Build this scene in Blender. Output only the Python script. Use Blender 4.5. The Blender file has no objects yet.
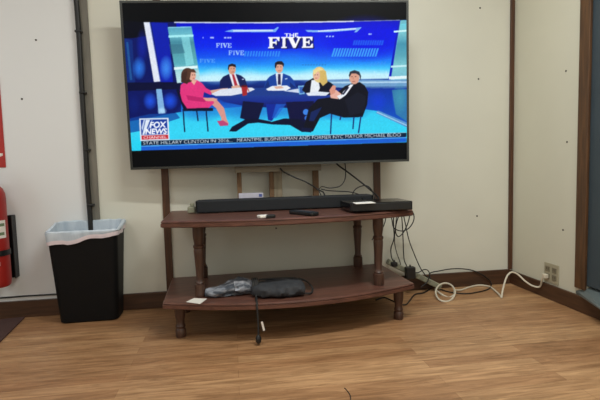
import bpy, bmesh, math, random
import numpy as np
from mathutils import Vector, Matrix, noise
random.seed(7)
C = bpy.context.scene.collection
SC = bpy.context.scene
PI = math.pi

# ------------------------------------------------------------------ camera
F = 450.0
RX = Vector((0.98814351, -0.15138259, -0.02560674))
UP = Vector((0.03669812, 0.07093326, 0.99680576))
FW = Vector((0.14908267, 0.98592687, -0.07564769))
CAM = Vector((0.0, -2.5978, 0.7806))
XR = 1.745                                   # right wall
cd = bpy.data.cameras.new('camera'); co = bpy.data.objects.new('camera', cd); C.objects.link(co)
cd.sensor_width = 36; cd.lens = 36 * F / 600; cd.clip_start = .02
m = Matrix((RX, UP, -FW)).transposed().to_4x4(); m.translation = CAM
co.matrix_world = m
SC.camera = co
def ray(px, py): return FW + RX * ((px - 300) / F) - UP * ((py - 200) / F)
def at_y(px, py, y): d = ray(px, py); return CAM + d * ((y - CAM.y) / d.y)      # point on the upright plane at depth y
def at_z(px, py, z): d = ray(px, py); return CAM + d * ((z - CAM.z) / d.z)      # point at height z

# ------------------------------------------------------------------ materials
def lin(c):
    return tuple(((v / 255) / 12.92 if v / 255 <= .04045 else ((v / 255 + .055) / 1.055) ** 2.4) for v in c)
def base_mat(name):
    m = bpy.data.materials.new(name); m.use_nodes = True
    nt = m.node_tree; b = nt.nodes['Principled BSDF']
    return m, nt, b
def mat(name, rgb, rough=.5, metal=0., var=.08, scale=30., bump=0., spec=.5, stretch=None):
    m, nt, b = base_mat(name)
    c = lin(rgb)
    tc = nt.nodes.new('ShaderNodeTexCoord'); mp = nt.nodes.new('ShaderNodeMapping')
    if stretch: mp.inputs['Scale'].default_value = stretch
    nz = nt.nodes.new('ShaderNodeTexNoise'); nz.inputs['Scale'].default_value = scale; nz.inputs['Detail'].default_value = 4
    rp = nt.nodes.new('ShaderNodeValToRGB')
    rp.color_ramp.elements[0].position = .3; rp.color_ramp.elements[1].position = .7
    rp.color_ramp.elements[0].color = tuple(v * (1 - var) for v in c) + (1,)
    rp.color_ramp.elements[1].color = tuple(min(1, v * (1 + var)) for v in c) + (1,)
    L = nt.links.new
    L(tc.outputs['Object'], mp.inputs['Vector']); L(mp.outputs[0], nz.inputs['Vector'])
    L(nz.outputs['Fac'], rp.inputs[0]); L(rp.outputs[0], b.inputs['Base Color'])
    b.inputs['Roughness'].default_value = rough; b.inputs['Metallic'].default_value = metal
    b.inputs['Specular IOR Level'].default_value = spec
    if bump:
        bp = nt.nodes.new('ShaderNodeBump'); bp.inputs['Strength'].default_value = bump; bp.inputs['Distance'].default_value = .004
        L(nz.outputs['Fac'], bp.inputs['Height']); L(bp.outputs[0], b.inputs['Normal'])
    return m

def wall_mat(name, rgb, rgb2=None, edge=None):
    """painted panelling: faint smudges, optionally a whiter colour left of x = edge"""
    m, nt, b = base_mat(name); L = nt.links.new
    tc = nt.nodes.new('ShaderNodeTexCoord')
    nz = nt.nodes.new('ShaderNodeTexNoise'); nz.inputs['Scale'].default_value = 2.2; nz.inputs['Detail'].default_value = 5
    L(tc.outputs['Object'], nz.inputs['Vector'])
    rp = nt.nodes.new('ShaderNodeValToRGB')
    c = lin(rgb)
    rp.color_ramp.elements[0].position = .3; rp.color_ramp.elements[1].position = .7
    rp.color_ramp.elements[0].color = tuple(v * .96 for v in c) + (1,)
    rp.color_ramp.elements[1].color = tuple(v * 1.02 for v in c) + (1,)
    L(nz.outputs['Fac'], rp.inputs[0])
    out = rp.outputs[0]
    if rgb2:
        sx = nt.nodes.new('ShaderNodeSeparateXYZ'); L(tc.outputs['Object'], sx.inputs[0])
        lt = nt.nodes.new('ShaderNodeMath'); lt.operation = 'LESS_THAN'; lt.inputs[1].default_value = edge
        L(sx.outputs['X'], lt.inputs[0])
        mx = nt.nodes.new('ShaderNodeMix'); mx.data_type = 'RGBA'
        L(lt.outputs[0], mx.inputs['Factor']); L(out, mx.inputs['A'])
        mx.inputs['B'].default_value = lin(rgb2) + (1,)
        out = mx.outputs['Result']
    L(out, b.inputs['Base Color'])
    b.inputs['Roughness'].default_value = .6
    bp = nt.nodes.new('ShaderNodeBump'); bp.inputs['Strength'].default_value = .06
    n2 = nt.nodes.new('ShaderNodeTexNoise'); n2.inputs['Scale'].default_value = 120
    L(tc.outputs['Object'], n2.inputs['Vector']); L(n2.outputs['Fac'], bp.inputs['Height']); L(bp.outputs[0], b.inputs['Normal'])
    return m

def floor_mat():
    m, nt, b = base_mat('oak laminate'); L = nt.links.new
    tc = nt.nodes.new('ShaderNodeTexCoord')
    br = nt.nodes.new('ShaderNodeTexBrick')
    br.offset = .37; br.offset_frequency = 2; br.squash = 1
    br.inputs['Scale'].default_value = 1
    br.inputs['Brick Width'].default_value = 1.15; br.inputs['Row Height'].default_value = .064
    br.inputs['Mortar Size'].default_value = .0007; br.inputs['Mortar Smooth'].default_value = .3; br.inputs['Bias'].default_value = 0
    br.inputs['Color1'].default_value = lin((186, 148, 110)) + (1,)
    br.inputs['Color2'].default_value = lin((158, 118, 84)) + (1,)
    br.inputs['Mortar'].default_value = lin((138, 98, 66)) + (1,)
    L(tc.outputs['Object'], br.inputs['Vector'])
    # grain stretched along the planks
    mp = nt.nodes.new('ShaderNodeMapping'); mp.inputs['Scale'].default_value = (1.5, 15, 1)
    L(tc.outputs['Object'], mp.inputs['Vector'])
    nz = nt.nodes.new('ShaderNodeTexNoise'); nz.inputs['Scale'].default_value = 3.; nz.inputs['Detail'].default_value = 9; nz.inputs['Roughness'].default_value = .62; nz.inputs['Distortion'].default_value = 1.1
    L(mp.outputs[0], nz.inputs['Vector'])
    rp = nt.nodes.new('ShaderNodeValToRGB')
    rp.color_ramp.elements[0].position = .34; rp.color_ramp.elements[0].color = (.56, .50, .43, 1)
    rp.color_ramp.elements[1].position = .64; rp.color_ramp.elements[1].color = (1.18, 1.18, 1.16, 1)
    L(nz.outputs['Fac'], rp.inputs[0])
    mu = nt.nodes.new('ShaderNodeMix'); mu.data_type = 'RGBA'; mu.blend_type = 'MULTIPLY'; mu.inputs['Factor'].default_value = .85
    L(br.outputs['Color'], mu.inputs['A']); L(rp.outputs[0], mu.inputs['B'])
    # broad worn patches
    n3 = nt.nodes.new('ShaderNodeTexNoise'); n3.inputs['Scale'].default_value = 1.3; n3.inputs['Detail'].default_value = 3
    mp3 = nt.nodes.new('ShaderNodeMapping'); mp3.inputs['Scale'].default_value = (.7, 3.0, 1)
    L(tc.outputs['Object'], mp3.inputs['Vector']); L(mp3.outputs[0], n3.inputs['Vector'])
    r3 = nt.nodes.new('ShaderNodeValToRGB')
    r3.color_ramp.elements[0].position = .35; r3.color_ramp.elements[0].color = (.84, .8, .76, 1)
    r3.color_ramp.elements[1].position = .65; r3.color_ramp.elements[1].color = (1.06, 1.05, 1.03, 1)
    L(n3.outputs['Fac'], r3.inputs[0])
    m2 = nt.nodes.new('ShaderNodeMix'); m2.data_type = 'RGBA'; m2.blend_type = 'MULTIPLY'; m2.inputs['Factor'].default_value = 1
    L(mu.outputs['Result'], m2.inputs['A']); L(r3.outputs[0], m2.inputs['B'])
    L(m2.outputs['Result'], b.inputs['Base Color'])
    b.inputs['Roughness'].default_value = .42
    b.inputs['Specular IOR Level'].default_value = .4
    bp = nt.nodes.new('ShaderNodeBump'); bp.inputs['Strength'].default_value = .12; bp.inputs['Distance'].default_value = .002
    L(br.outputs['Fac'], bp.inputs['Height']); bp.invert = True
    L(bp.outputs[0], b.inputs['Normal'])
    return m

def wood(name, c1, c2, rough=.45, axis=0, scale=4.):
    m, nt, b = base_mat(name); L = nt.links.new
    tc = nt.nodes.new('ShaderNodeTexCoord'); mp = nt.nodes.new('ShaderNodeMapping')
    s = [14., 14., 14.]; s[axis] = 1.2; mp.inputs['Scale'].default_value = s
    nz = nt.nodes.new('ShaderNodeTexNoise'); nz.inputs['Scale'].default_value = scale; nz.inputs['Detail'].default_value = 6; nz.inputs['Distortion'].default_value = .6
    rp = nt.nodes.new('ShaderNodeValToRGB'); rp.color_ramp.elements[0].position = .32; rp.color_ramp.elements[1].position = .68
    rp.color_ramp.elements[0].color = lin(c1) + (1,); rp.color_ramp.elements[1].color = lin(c2) + (1,)
    L(tc.outputs['Object'], mp.inputs[0]); L(mp.outputs[0], nz.inputs['Vector']); L(nz.outputs['Fac'], rp.inputs[0])
    L(rp.outputs[0], b.inputs['Base Color']); b.inputs['Roughness'].default_value = rough
    return m

def stripe_mat(name, c1, c2):
    m, nt, b = base_mat(name); L = nt.links.new
    tc = nt.nodes.new('ShaderNodeTexCoord'); mp = nt.nodes.new('ShaderNodeMapping')
    mp.inputs['Rotation'].default_value = (0, 0, .15); mp.inputs['Scale'].default_value = (5, 30, 30)
    nz = nt.nodes.new('ShaderNodeTexNoise'); nz.inputs['Scale'].default_value = 1.7; nz.inputs['Detail'].default_value = 3
    rp = nt.nodes.new('ShaderNodeValToRGB'); rp.color_ramp.elements[0].position = .42; rp.color_ramp.elements[1].position = .66
    rp.color_ramp.elements[0].color = lin(c1) + (1,); rp.color_ramp.elements[1].color = lin(c2) + (1,)
    L(tc.outputs['Object'], mp.inputs[0]); L(mp.outputs[0], nz.inputs['Vector']); L(nz.outputs['Fac'], rp.inputs[0])
    L(rp.outputs[0], b.inputs['Base Color']); b.inputs['Roughness'].default_value = .8
    return m

M = {}
M['wall'] = wall_mat('cream wall panel', (214, 213, 200), (226, 228, 229), -.745)
M['wall_r'] = wall_mat('cream side panel', (212, 210, 193))
M['ceil'] = mat('white ceiling', (225, 222, 215), .8, var=.02)
M['floor'] = floor_mat()
M['trim'] = wood('dark brown trim', (66, 40, 25), (92, 58, 36), .45, 2)
M['trim_h'] = wood('dark brown baseboard', (62, 42, 30), (86, 58, 40), .45, 0)
M['trim_g'] = wood('weathered grey batten', (104, 101, 93), (128, 124, 114), .6, 2)
M['casing'] = wood('brown door casing', (70, 46, 26), (98, 66, 38), .5, 2)
M['slate'] = mat('slate blue paint', (58, 70, 78), .5, var=.06, scale=6)
M['sill'] = mat('pale blue grey sill', (90, 99, 100), .45, var=.1, scale=12)
M['table'] = wood('red brown table wood', (78, 50, 42), (108, 71, 59), .38, 0, 5)
M['spindle'] = wood('turned brown wood', (62, 42, 34), (88, 61, 49), .4, 2, 5)
M['black'] = mat('black plastic', (21, 22, 24), .42, var=.1)
M['soft'] = mat('black grille cloth', (13, 18, 25), .7, var=.15, scale=200)
M['gloss'] = mat('glossy black', (14, 15, 18), .2, var=.05)
M['bin'] = mat('black ribbed plastic', (12, 13, 15), .55, var=.12, scale=60, spec=.2)
M['bezel'] = mat('dark grey bezel', (66, 68, 66), .35, .5, var=.05)
M['cable'] = mat('black cable rubber', (20, 19, 19), .5, var=.1)
M['white_cable'] = mat('off white cable', (208, 200, 182), .5, var=.05)
M['strip'] = mat('aged white plastic', (138, 138, 118), .5, var=.08)
M['paper'] = mat('white paper', (226, 222, 214), .8, var=.03)
M['red'] = mat('extinguisher red', (152, 32, 26), .42, var=.05)
M['red_sign'] = mat('sign red', (172, 40, 34), .45, var=.04)
M['metal'] = mat('dull metal', (130, 130, 128), .35, .9, var=.05)
M['nail'] = mat('dark nail', (44, 36, 30), .5, .3, var=.1)
M['pine'] = wood('raw pine', (116, 105, 86), (142, 130, 108), .7, 2)
M['pine_h'] = wood('raw pine rail', (122, 113, 96), (148, 138, 118), .7, 0)
M['pine_d'] = wood('brown stud', (92, 66, 42), (120, 90, 60), .7, 2)
M['mat'] = mat('dark brown floor mat', (66, 42, 38), .9, var=.2, scale=150, bump=.4)
M['ivory'] = mat('ivory outlet', (170, 163, 140), .45, var=.04)
M['slot'] = mat('outlet slots', (72, 66, 54), .6)
M['cloth_grey'] = stripe_mat('grey streaked fabric', (66, 72, 82), (168, 172, 182))
M['cloth_black'] = mat('charcoal nylon', (46, 48, 53), .8, var=.25, scale=40, bump=.3)
M['cord'] = mat('dark cord', (32, 30, 30), .7)
M['pink'] = mat('pink drawstring plastic', (218, 204, 210), .4, var=.06)
M['green'] = mat('label green', (110, 128, 96), .5)

def bag_mat():
    m, nt, b = base_mat('thin white plastic bag'); L = nt.links.new
    tc = nt.nodes.new('ShaderNodeTexCoord'); mp = nt.nodes.new('ShaderNodeMapping'); mp.inputs['Scale'].default_value = (14, 14, 4)
    nz = nt.nodes.new('ShaderNodeTexNoise'); nz.inputs['Scale'].default_value = 2.; nz.inputs['Detail'].default_value = 4
    rp = nt.nodes.new('ShaderNodeValToRGB'); rp.color_ramp.elements[0].position = .3; rp.color_ramp.elements[1].position = .7
    rp.color_ramp.elements[0].color = lin((176, 190, 204)) + (1,); rp.color_ramp.elements[1].color = lin((206, 216, 226)) + (1,)
    L(tc.outputs['Object'], mp.inputs[0]); L(mp.outputs[0], nz.inputs['Vector']); L(nz.outputs['Fac'], rp.inputs[0]); L(rp.outputs[0], b.inputs['Base Color'])
    b.inputs['Roughness'].default_value = .35
    bp = nt.nodes.new('ShaderNodeBump'); bp.inputs['Strength'].default_value = .5; bp.inputs['Distance'].default_value = .006
    L(nz.outputs['Fac'], bp.inputs['Height']); L(bp.outputs[0], b.inputs['Normal'])
    return m
M['bag'] = bag_mat()

# ------------------------------------------------------------------ mesh helpers
WM = {}
def obj(name, bm, material, parent=None, local=False, smooth=False):
    if parent is not None and not local:
        bm.transform(WM[parent].inverted())
    bmesh.ops.recalc_face_normals(bm, faces=bm.faces[:])
    me = bpy.data.meshes.new(name); bm.to_mesh(me); bm.free()
    mats = material if isinstance(material, (list, tuple)) else [material]
    for k in mats: me.materials.append(k)
    if smooth:
        for p in me.polygons: p.use_smooth = True
        try: me.set_sharp_from_angle(angle=math.radians(38))
        except Exception: pass
    o = bpy.data.objects.new(name, me); C.objects.link(o)
    if parent is not None: o.parent = parent
    WM[o] = WM[parent] if parent is not None else Matrix.Identity(4)
    return o
def tag(o, label, cat, group=None):
    o['label'] = label; o['category'] = cat
    if group: o['group'] = group
    return o
def thing(name, label, cat, loc=(0, 0, 0), rotz=0., group=None, mw=None):
    o = bpy.data.objects.new(name, None); C.objects.link(o); o.empty_display_size = .1
    M4 = mw if mw is not None else Matrix.Translation(loc) @ Matrix.Rotation(rotz, 4, 'Z')
    o.matrix_world = M4; WM[o] = M4
    return tag(o, label, cat, group)
def struct(name, bm, material, **k):
    o = obj(name, bm, material, **k); o['kind'] = 'structure'; return o
def box(bm, x0, x1, y0, y1, z0, z1, bev=0., seg=2, mi=0):
    r = bmesh.ops.create_cube(bm, size=1)
    vs = r['verts']
    for v in vs:
        v.co = Vector((x0 + (v.co.x + .5) * (x1 - x0), y0 + (v.co.y + .5) * (y1 - y0), z0 + (v.co.z + .5) * (z1 - z0)))
    fs = list({f for v in vs for f in v.link_faces})
    for f in fs: f.material_index = mi
    if bev:
        es = list({e for v in vs for e in v.link_edges})
        bmesh.ops.bevel(bm, geom=es, offset=bev, segments=seg, profile=.5, affect='EDGES')
    return bm
def nb(): return bmesh.new()
def bx(*a, **k): return box(nb(), *a, **k)
def loft(bm, rings, cap0=True, cap1=True, closed=False):
    R = [[bm.verts.new(p) for p in ring] for ring in rings]
    n = len(R[0])
    for a, b in zip(R[:-1], R[1:]):
        for i in range(n):
            j = (i + 1) % n
            bm.faces.new((a[i], a[j], b[j], b[i]))
    if cap0: bm.faces.new(R[0][::-1])
    if cap1: bm.faces.new(R[-1])
    return R
def lathe(bm, prof, cx=0, cy=0, z0=0, seg=28):
    rings = [[(cx + r * math.cos(2 * PI * i / seg), cy + r * math.sin(2 * PI * i / seg), z0 + z) for i in range(seg)] for r, z in prof]
    loft(bm, rings); return bm
def smooth_path(pts, n=8):
    P = [Vector(p) for p in pts]
    if len(P) < 3: return P
    out = []
    for i in range(len(P) - 1):
        p0 = P[max(i - 1, 0)]; p1 = P[i]; p2 = P[i + 1]; p3 = P[min(i + 2, len(P) - 1)]
        for k in range(n):
            t = k / n
            out.append(.5 * ((2 * p1) + (p2 - p0) * t + (2 * p0 - 5 * p1 + 4 * p2 - p3) * t * t + (3 * p1 - p0 - 3 * p2 + p3) * t ** 3))
    out.append(P[-1]); return out
def frames(P):
    T = []
    for i in range(len(P)):
        t = P[min(i + 1, len(P) - 1)] - P[max(i - 1, 0)]
        if t.length < 1e-9: t = Vector((0, 0, 1))
        T.append(t.normalized())
    up = Vector((0, 0, 1)) if abs(T[0].z) < .9 else Vector((1, 0, 0))
    n = (up - T[0] * up.dot(T[0])).normalized(); N = [n]
    for i in range(1, len(P)):
        n = N[-1] - T[i] * N[-1].dot(T[i])
        n = n.normalized() if n.length > 1e-6 else N[-1]
        N.append(n)
    return [(P[i], N[i], T[i].cross(N[i])) for i in range(len(P))]
def tube(bm, pts, r, seg=8, sm=8):
    P = smooth_path(pts, sm) if sm else [Vector(p) for p in pts]
    rr = r if callable(r) else (lambda t: r)
    rings = []
    for i, (p, n, b) in enumerate(frames(P)):
        q = rr(i / (len(P) - 1))
        rings.append([p + n * (q * math.cos(2 * PI * k / seg)) + b * (q * math.sin(2 * PI * k / seg)) for k in range(seg)])
    loft(bm, rings); return bm
def rrect(w, d, r, n=5, m=0):
    out = []
    for cx, cy, a0 in ((w / 2 - r, d / 2 - r, 0), (-w / 2 + r, d / 2 - r, PI / 2), (-w / 2 + r, -d / 2 + r, PI), (w / 2 - r, -d / 2 + r, 1.5 * PI)):
        for k in range(n + 1):
            a = a0 + PI / 2 * k / n; out.append((cx + r * math.cos(a), cy + r * math.sin(a)))
    if m:
        o2 = []
        for k, p in enumerate(out):
            o2.append(p)
            if k % (n + 1) == n:
                q = out[(k + 1) % len(out)]
                o2 += [(p[0] + (q[0] - p[0]) * t / (m + 1), p[1] + (q[1] - p[1]) * t / (m + 1)) for t in range(1, m + 1)]
        out = o2
    return out
def prism(bm, poly, z0, z1, bev=0., seg=2):
    a = [bm.verts.new((x, y, z0)) for x, y in poly]; b = [bm.verts.new((x, y, z1)) for x, y in poly]
    f0 = bm.faces.new(a[::-1]); f1 = bm.faces.new(b); n = len(poly)
    for i in range(n): bm.faces.new((a[i], a[(i + 1) % n], b[(i + 1) % n], b[i]))
    if bev:
        es = list(f0.edges) + list(f1.edges)
        bmesh.ops.bevel(bm, geom=es, offset=bev, segments=seg, profile=.5, affect='EDGES')
    return bm

# ------------------------------------------------------------------ setting
RL, RF, H = -2.5, -4.3, 2.44
struct('floor', bx(RL, XR + .6, RF, 0.1, -.06, 0), M['floor'])
wb = struct('wall_back', bx(RL - .1, XR + .12, 0, .12, 0, H), M['wall'])
struct('wall_left', bx(RL - .12, RL, RF, 0, 0, H), M['wall_r'])
struct('wall_front', bx(RL - .1, XR + .12, RF - .12, RF, 0, H), M['wall_r'])
struct('ceiling', bx(RL - .1, XR + .6, RF - .1, .12, H, H + .1), M['ceil'])
DY0, DY1, DH = -.612, -1.46, 2.06
b = nb(); box(b, XR, XR + .12, DY0, 0, 0, H); box(b, XR, XR + .12, DY1, DY0, 0, .085); box(b, XR, XR + .12, DY1, DY0, DH, H); box(b, XR, XR + .12, RF, DY1, 0, H)
wr = struct('wall_right', b, M['wall_r'])
d = struct('door_1', bx(XR + .001, XR + .04, DY1 + .002, DY0 - .002, .142, DH - .002, .002), M['slate'])
kb = nb(); lathe(kb, [(.012, 0), (.012, .03), (.028, .045), (.03, .06), (.02, .07)], seg=20)
kb.transform(Matrix.Translation((XR + .006, DY1 + .09, 1.0)) @ Matrix.Rotation(-PI / 2, 4, 'Y'))
k = obj('door_knob', kb, M['metal'], d, smooth=True)
# sill in the doorway, its front corner cut on a slant
top = [(XR - .0005, -.547, .100), (XR - .0005, DY0, .124), (XR + .04, DY0 - .001, .1415), (XR + .04, DY1, .1415), (1.655, DY1, .0915), (1.655, -.80, .0915)]
loft_b = nb(); loft(loft_b, [[(x, y, .0855) for x, y, z in top], top]); struct('trim_1', loft_b, M['sill'])
b = nb(); box(b, XR - .016, XR, DY0 - .006, -.552, .120, DH + .07, .003); box(b, XR - .016, XR, DY1 - .066, DY1, .093, DH + .07, .003); box(b, XR - .016, XR, DY1, DY0, DH, DH + .07, .003)
struct('trim_2', b, M['casing'])
struct('trim_3', bx(XR - .026, XR - .0005, -.014, -.0005, .0925, H, .002), M['trim'])            # corner batten
struct('trim_4', bx(.839, .881, -.012, -.0005, .0925, H, .002), M['trim'])                        # batten right of the set
struct('trim_5', bx(-.384, -.345, -.012, -.0005, .0925, H, .002), M['trim'])                      # batten left of the set
struct('trim_6', bx(-.778, -.719, -.010, -.0005, .0925, H, .002), M['trim_g'])                    # grey batten that carries the cable
struct('baseboard_back', bx(RL, XR - .016, -.015, -.0005, 0, .092, .004), M['trim_h'])
struct('baseboard_right', bx(XR - .015, XR - .0005, RF, -.0005, 0, .0845, .004), wood('dark brown side baseboard', (62, 40, 27), (84, 56, 37), .45, 1))
struct('baseboard_left', bx(RL + .0005, RL + .015, RF, -.016, 0, .092, .004), M['trim_h'])

def nail(parent, p, axis):
    b = nb(); lathe(b, [(.0052, 0), (.0052, .0012), (.003, .0022)], seg=12)
    rot = Matrix.Rotation(PI / 2, 4, 'X') if axis == 'y' else Matrix.Rotation(-PI / 2, 4, 'Y')
    b.transform(Matrix.Translation(p) @ rot)
    return obj('nail', b, M['nail'], parent)
for px, py in ((22, 99), (36, 40), (480, 8), (478.5, 79), (477, 216)):
    p = at_y(px, py, 0); nail(wb, p, 'y')
for px, py in ((563, 230), (566, 71), (567, 142)):
    dd = ray(px, py); p = CAM + dd * (XR / dd.x); nail(wr, p, 'x')

# ------------------------------------------------------------------ television
def tv_frame():
    yaw, tilt, roll = -.0705, .0291, .0052
    a = Vector((math.cos(yaw), math.sin(yaw), 0)); z = Vector((0, 0, 1)); n = a.cross(z)
    b2 = (z * math.cos(tilt) + n * math.sin(tilt)).normalized()
    A = a * math.cos(roll) + b2 * math.sin(roll); B = -a * math.sin(roll) + b2 * math.cos(roll)
    return A, B, B.cross(A)
TA, TB, TN = tv_frame()
TW = 1.49; TH = TW / 1.75
TC = Vector((.2215, -.2, 1.2113))
tvm = Matrix((TA, TN, TB)).transposed().to_4x4(); tvm.translation = TC - TB * (TH / 2)
def to_uv(px, py):
    d = ray(px, py); t = (TC - CAM).dot(TN) / d.dot(TN); p = CAM + d * t - TC
    return p.dot(TA), p.dot(TB)
tv = thing('television', 'large black flat screen television showing a blue news studio, mounted above the wooden stand', 'television', mw=tvm)
BZ = .0125
b = nb()
w2 = TW / 2
outer = [(-w2, 0), (w2, 0), (w2, TH), (-w2, TH)]; inner = [(-w2 + BZ, BZ), (w2 - BZ, BZ), (w2 - BZ, TH - BZ), (-w2 + BZ, TH - BZ)]
for (y0, y1) in ((0, .022),):
    vo0 = [b.verts.new((x, y0, z)) for x, z in outer]; vi0 = [b.verts.new((x, y0, z)) for x, z in inner]
    vo1 = [b.verts.new((x, y1, z)) for x, z in outer]; vi1 = [b.verts.new((x, y1, z)) for x, z in inner]
    for i in range(4):
        j = (i + 1) % 4
        b.faces.new((vo0[i], vo0[j], vi0[j], vi0[i])); b.faces.new((vo1[i], vi1[i], vi1[j], vo1[j]))
        b.faces.new((vo0[i], vo1[i], vo1[j], vo0[j])); b.faces.new((vi0[i], vi0[j], vi1[j], vi1[i]))
bmesh.ops.bevel(b, geom=[e for e in b.edges if e.calc_length() > .5 and all(abs(v.co.y) < 1e-6 for v in e.verts)], offset=.0015, segments=2, affect='EDGES')
obj('bezel', b, M['bezel'], tv, local=True)
b = nb(); box(b, -w2 + .01, w2 - .01, .0221, .032, .01, TH - .01); box(b, -w2 + .2, w2 - .2, .0325, .058, .1, TH * .6, .01)
obj('rear_housing', b, M['black'], tv, local=True)

# ---- the picture on the flat screen: drawn by code into one colour per vertex of a fine grid
SS = 2
NX, NY = 640, 366
U0, U1 = -w2 + BZ, w2 - BZ; V0, V1 = -TH / 2 + BZ, TH / 2 - BZ
IMG = np.zeros((NY * SS, NX * SS, 3)); IMG[:] = np.array((5, 7, 8)) / 255.
GW, GH = NX * SS, NY * SS
def to_ix(px, py):
    u, v = to_uv(px, py)
    return (u - U0) / (U1 - U0) * GW, (v - V0) / (V1 - V0) * GH
def _fill(P, col, alpha=1.):
    P = np.array(P); x0 = max(int(P[:, 0].min()) - 1, 0); x1 = min(int(P[:, 0].max()) + 2, GW)
    y0 = max(int(P[:, 1].min()) - 1, 0); y1 = min(int(P[:, 1].max()) + 2, GH)
    if x1 <= x0 or y1 <= y0: return
    X, Y = np.meshgrid(np.arange(x0, x1) + .5, np.arange(y0, y1) + .5)
    ins = np.zeros(X.shape, bool); n = len(P); j = n - 1
    for i in range(n):
        xi, yi = P[i]; xj, yj = P[j]
        if yi != yj:
            c = ((yi > Y) != (yj > Y)) & (X < (xj - xi) * (Y - yi) / (yj - yi) + xi); ins ^= c
        j = i
    sub = IMG[y0:y1, x0:x1]
    if callable(col): cc = col(X, Y)[ins]
    else: cc = np.array(col) / 255.
    sub[ins] = sub[ins] * (1 - alpha) + cc * alpha
def poly(pts, col, alpha=1.): _fill([to_ix(*p) for p in pts], col, alpha)
def vgrad(pts, stops, alpha=1.):
    """polygon filled with a top-to-bottom gradient: stops = [(photo row, rgb)]"""
    xm = sum(p[0] for p in pts) / len(pts)
    ys = [to_ix(xm, s[0])[1] for s in stops]; cs = np.array([s[1] for s in stops]) / 255.
    o = np.argsort(ys); ys = np.array(ys)[o]; cs = cs[o]
    def f(X, Y): return np.stack([np.interp(Y, ys, cs[:, k]) for k in range(3)], -1)
    poly(pts, f, alpha)
def ell(cx, cy, rx, ry, col, alpha=1., a0=0., n=28):
    poly([(cx + rx * math.cos(2 * PI * k / n) * math.cos(a0) - ry * math.sin(2 * PI * k / n) * math.sin(a0),
           cy + rx * math.cos(2 * PI * k / n) * math.sin(a0) + ry * math.sin(2 * PI * k / n) * math.cos(a0)) for k in range(n)], col, alpha)
def glow(cx, cy, rx, ry, col, a=.9):
    for k in range(14): ell(cx, cy, rx * (1 - k / 14), ry * (1 - k / 14), col, a / 9)
def line(x0, y0, x1, y1, w, col, alpha=1.):
    dx, dy = x1 - x0, y1 - y0; L = math.hypot(dx, dy); nx, ny = -dy / L * w / 2, dx / L * w / 2
    poly([(x0 + nx, y0 + ny), (x1 + nx, y1 + ny), (x1 - nx, y1 - ny), (x0 - nx, y0 - ny)], col, alpha)
def text(s, x0, y0, x1, y1, h, col, alpha=1., bold=0., slant=0.):
    """writing with its baseline from (x0,y0) to (x1,y1) in photo rows/columns, capital height h"""
    cu = bpy.data.curves.new('t', 'FONT'); cu.body = s; cu.offset = bold; cu.shear = slant
    to = bpy.data.objects.new('t', cu); C.objects.link(to)
    dg = bpy.context.evaluated_depsgraph_get(); me = to.evaluated_get(dg).to_mesh(); me.calc_loop_triangles()
    V = [v.co.copy() for v in me.vertices]; T = [tuple(t.vertices) for t in me.loop_triangles]
    to.evaluated_get(dg).to_mesh_clear(); bpy.data.objects.remove(to); bpy.data.curves.remove(cu)
    a = min(v.x for v in V); c = max(v.x for v in V); hh = .69
    dx, dy = x1 - x0, y1 - y0
    Q = [(x0 + dx * (v.x - a) / (c - a), y0 + dy * (v.x - a) / (c - a) - v.y / hh * h) for v in V]
    for t in T: poly([Q[i] for i in t], col, alpha)
def five(x0, y0, x1, h, col, alpha=1., dy=0., shade=None):
    """the word FIVE in heavy slab serif capitals"""
    adv = (x1 - x0)
    L = {'F': (0.00, .27, [[(0, 0), (.46, 0), (.46, -.1), (.36, -.13), (.36, -.42), (.58, -.42), (.62, -.3), (.7, -.3), (.7, -.72), (.62, -.72), (.58, -.57), (.36, -.57), (.36, -.87), (.66, -.87), (.84, -.62), (.94, -.62), (.94, -1), (0, -1), (0, -.88), (.1, -.87), (.1, -.13), (0, -.1)]]),
         'I': (.29, .415, [[(0, 0), (1, 0), (1, -.1), (.76, -.13), (.76, -.87), (1, -.9), (1, -1), (0, -1), (0, -.9), (.24, -.87), (.24, -.13), (0, -.1)]]),
         'V': (.42, .745, [[(.42, 0), (.6, 0), (.9, -.87), (1, -.9), (1, -1), (.66, -1), (.66, -.9), (.76, -.87), (.59, -.36), (.42, -.87), (.5, -.9), (.5, -1), (0, -1), (0, -.9), (.1, -.87)]]),
         'E': (.75, 1.0, [[(0, 0), (1, 0), (1, -.38), (.9, -.38), (.72, -.13), (.38, -.13), (.38, -.43), (.56, -.43), (.62, -.3), (.7, -.3), (.7, -.72), (.62, -.72), (.56, -.57), (.38, -.57), (.38, -.87), (.7, -.87), (.86, -.64), (.96, -.64), (.96, -1), (0, -1), (0, -.9), (.1, -.87), (.1, -.13), (0, -.1)]])}
    for k, (a, b_, ps) in L.items():
        for P in ps:
            poly([(x0 + adv * (a + (b_ - a) * x), y0 + dy * (a + (b_ - a) * x) + h * y) for x, y in P], col, alpha)

PB = [(131.5, 150.8), (141, 150.6), (406.3, 142.2)]
area = [(123, 22), (143, 22), (175, 22), (260, 22.3), (354, 20.9), (400, 20), (408, 19.7), (406.8, 142.2), (131.3, 151)]
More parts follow.
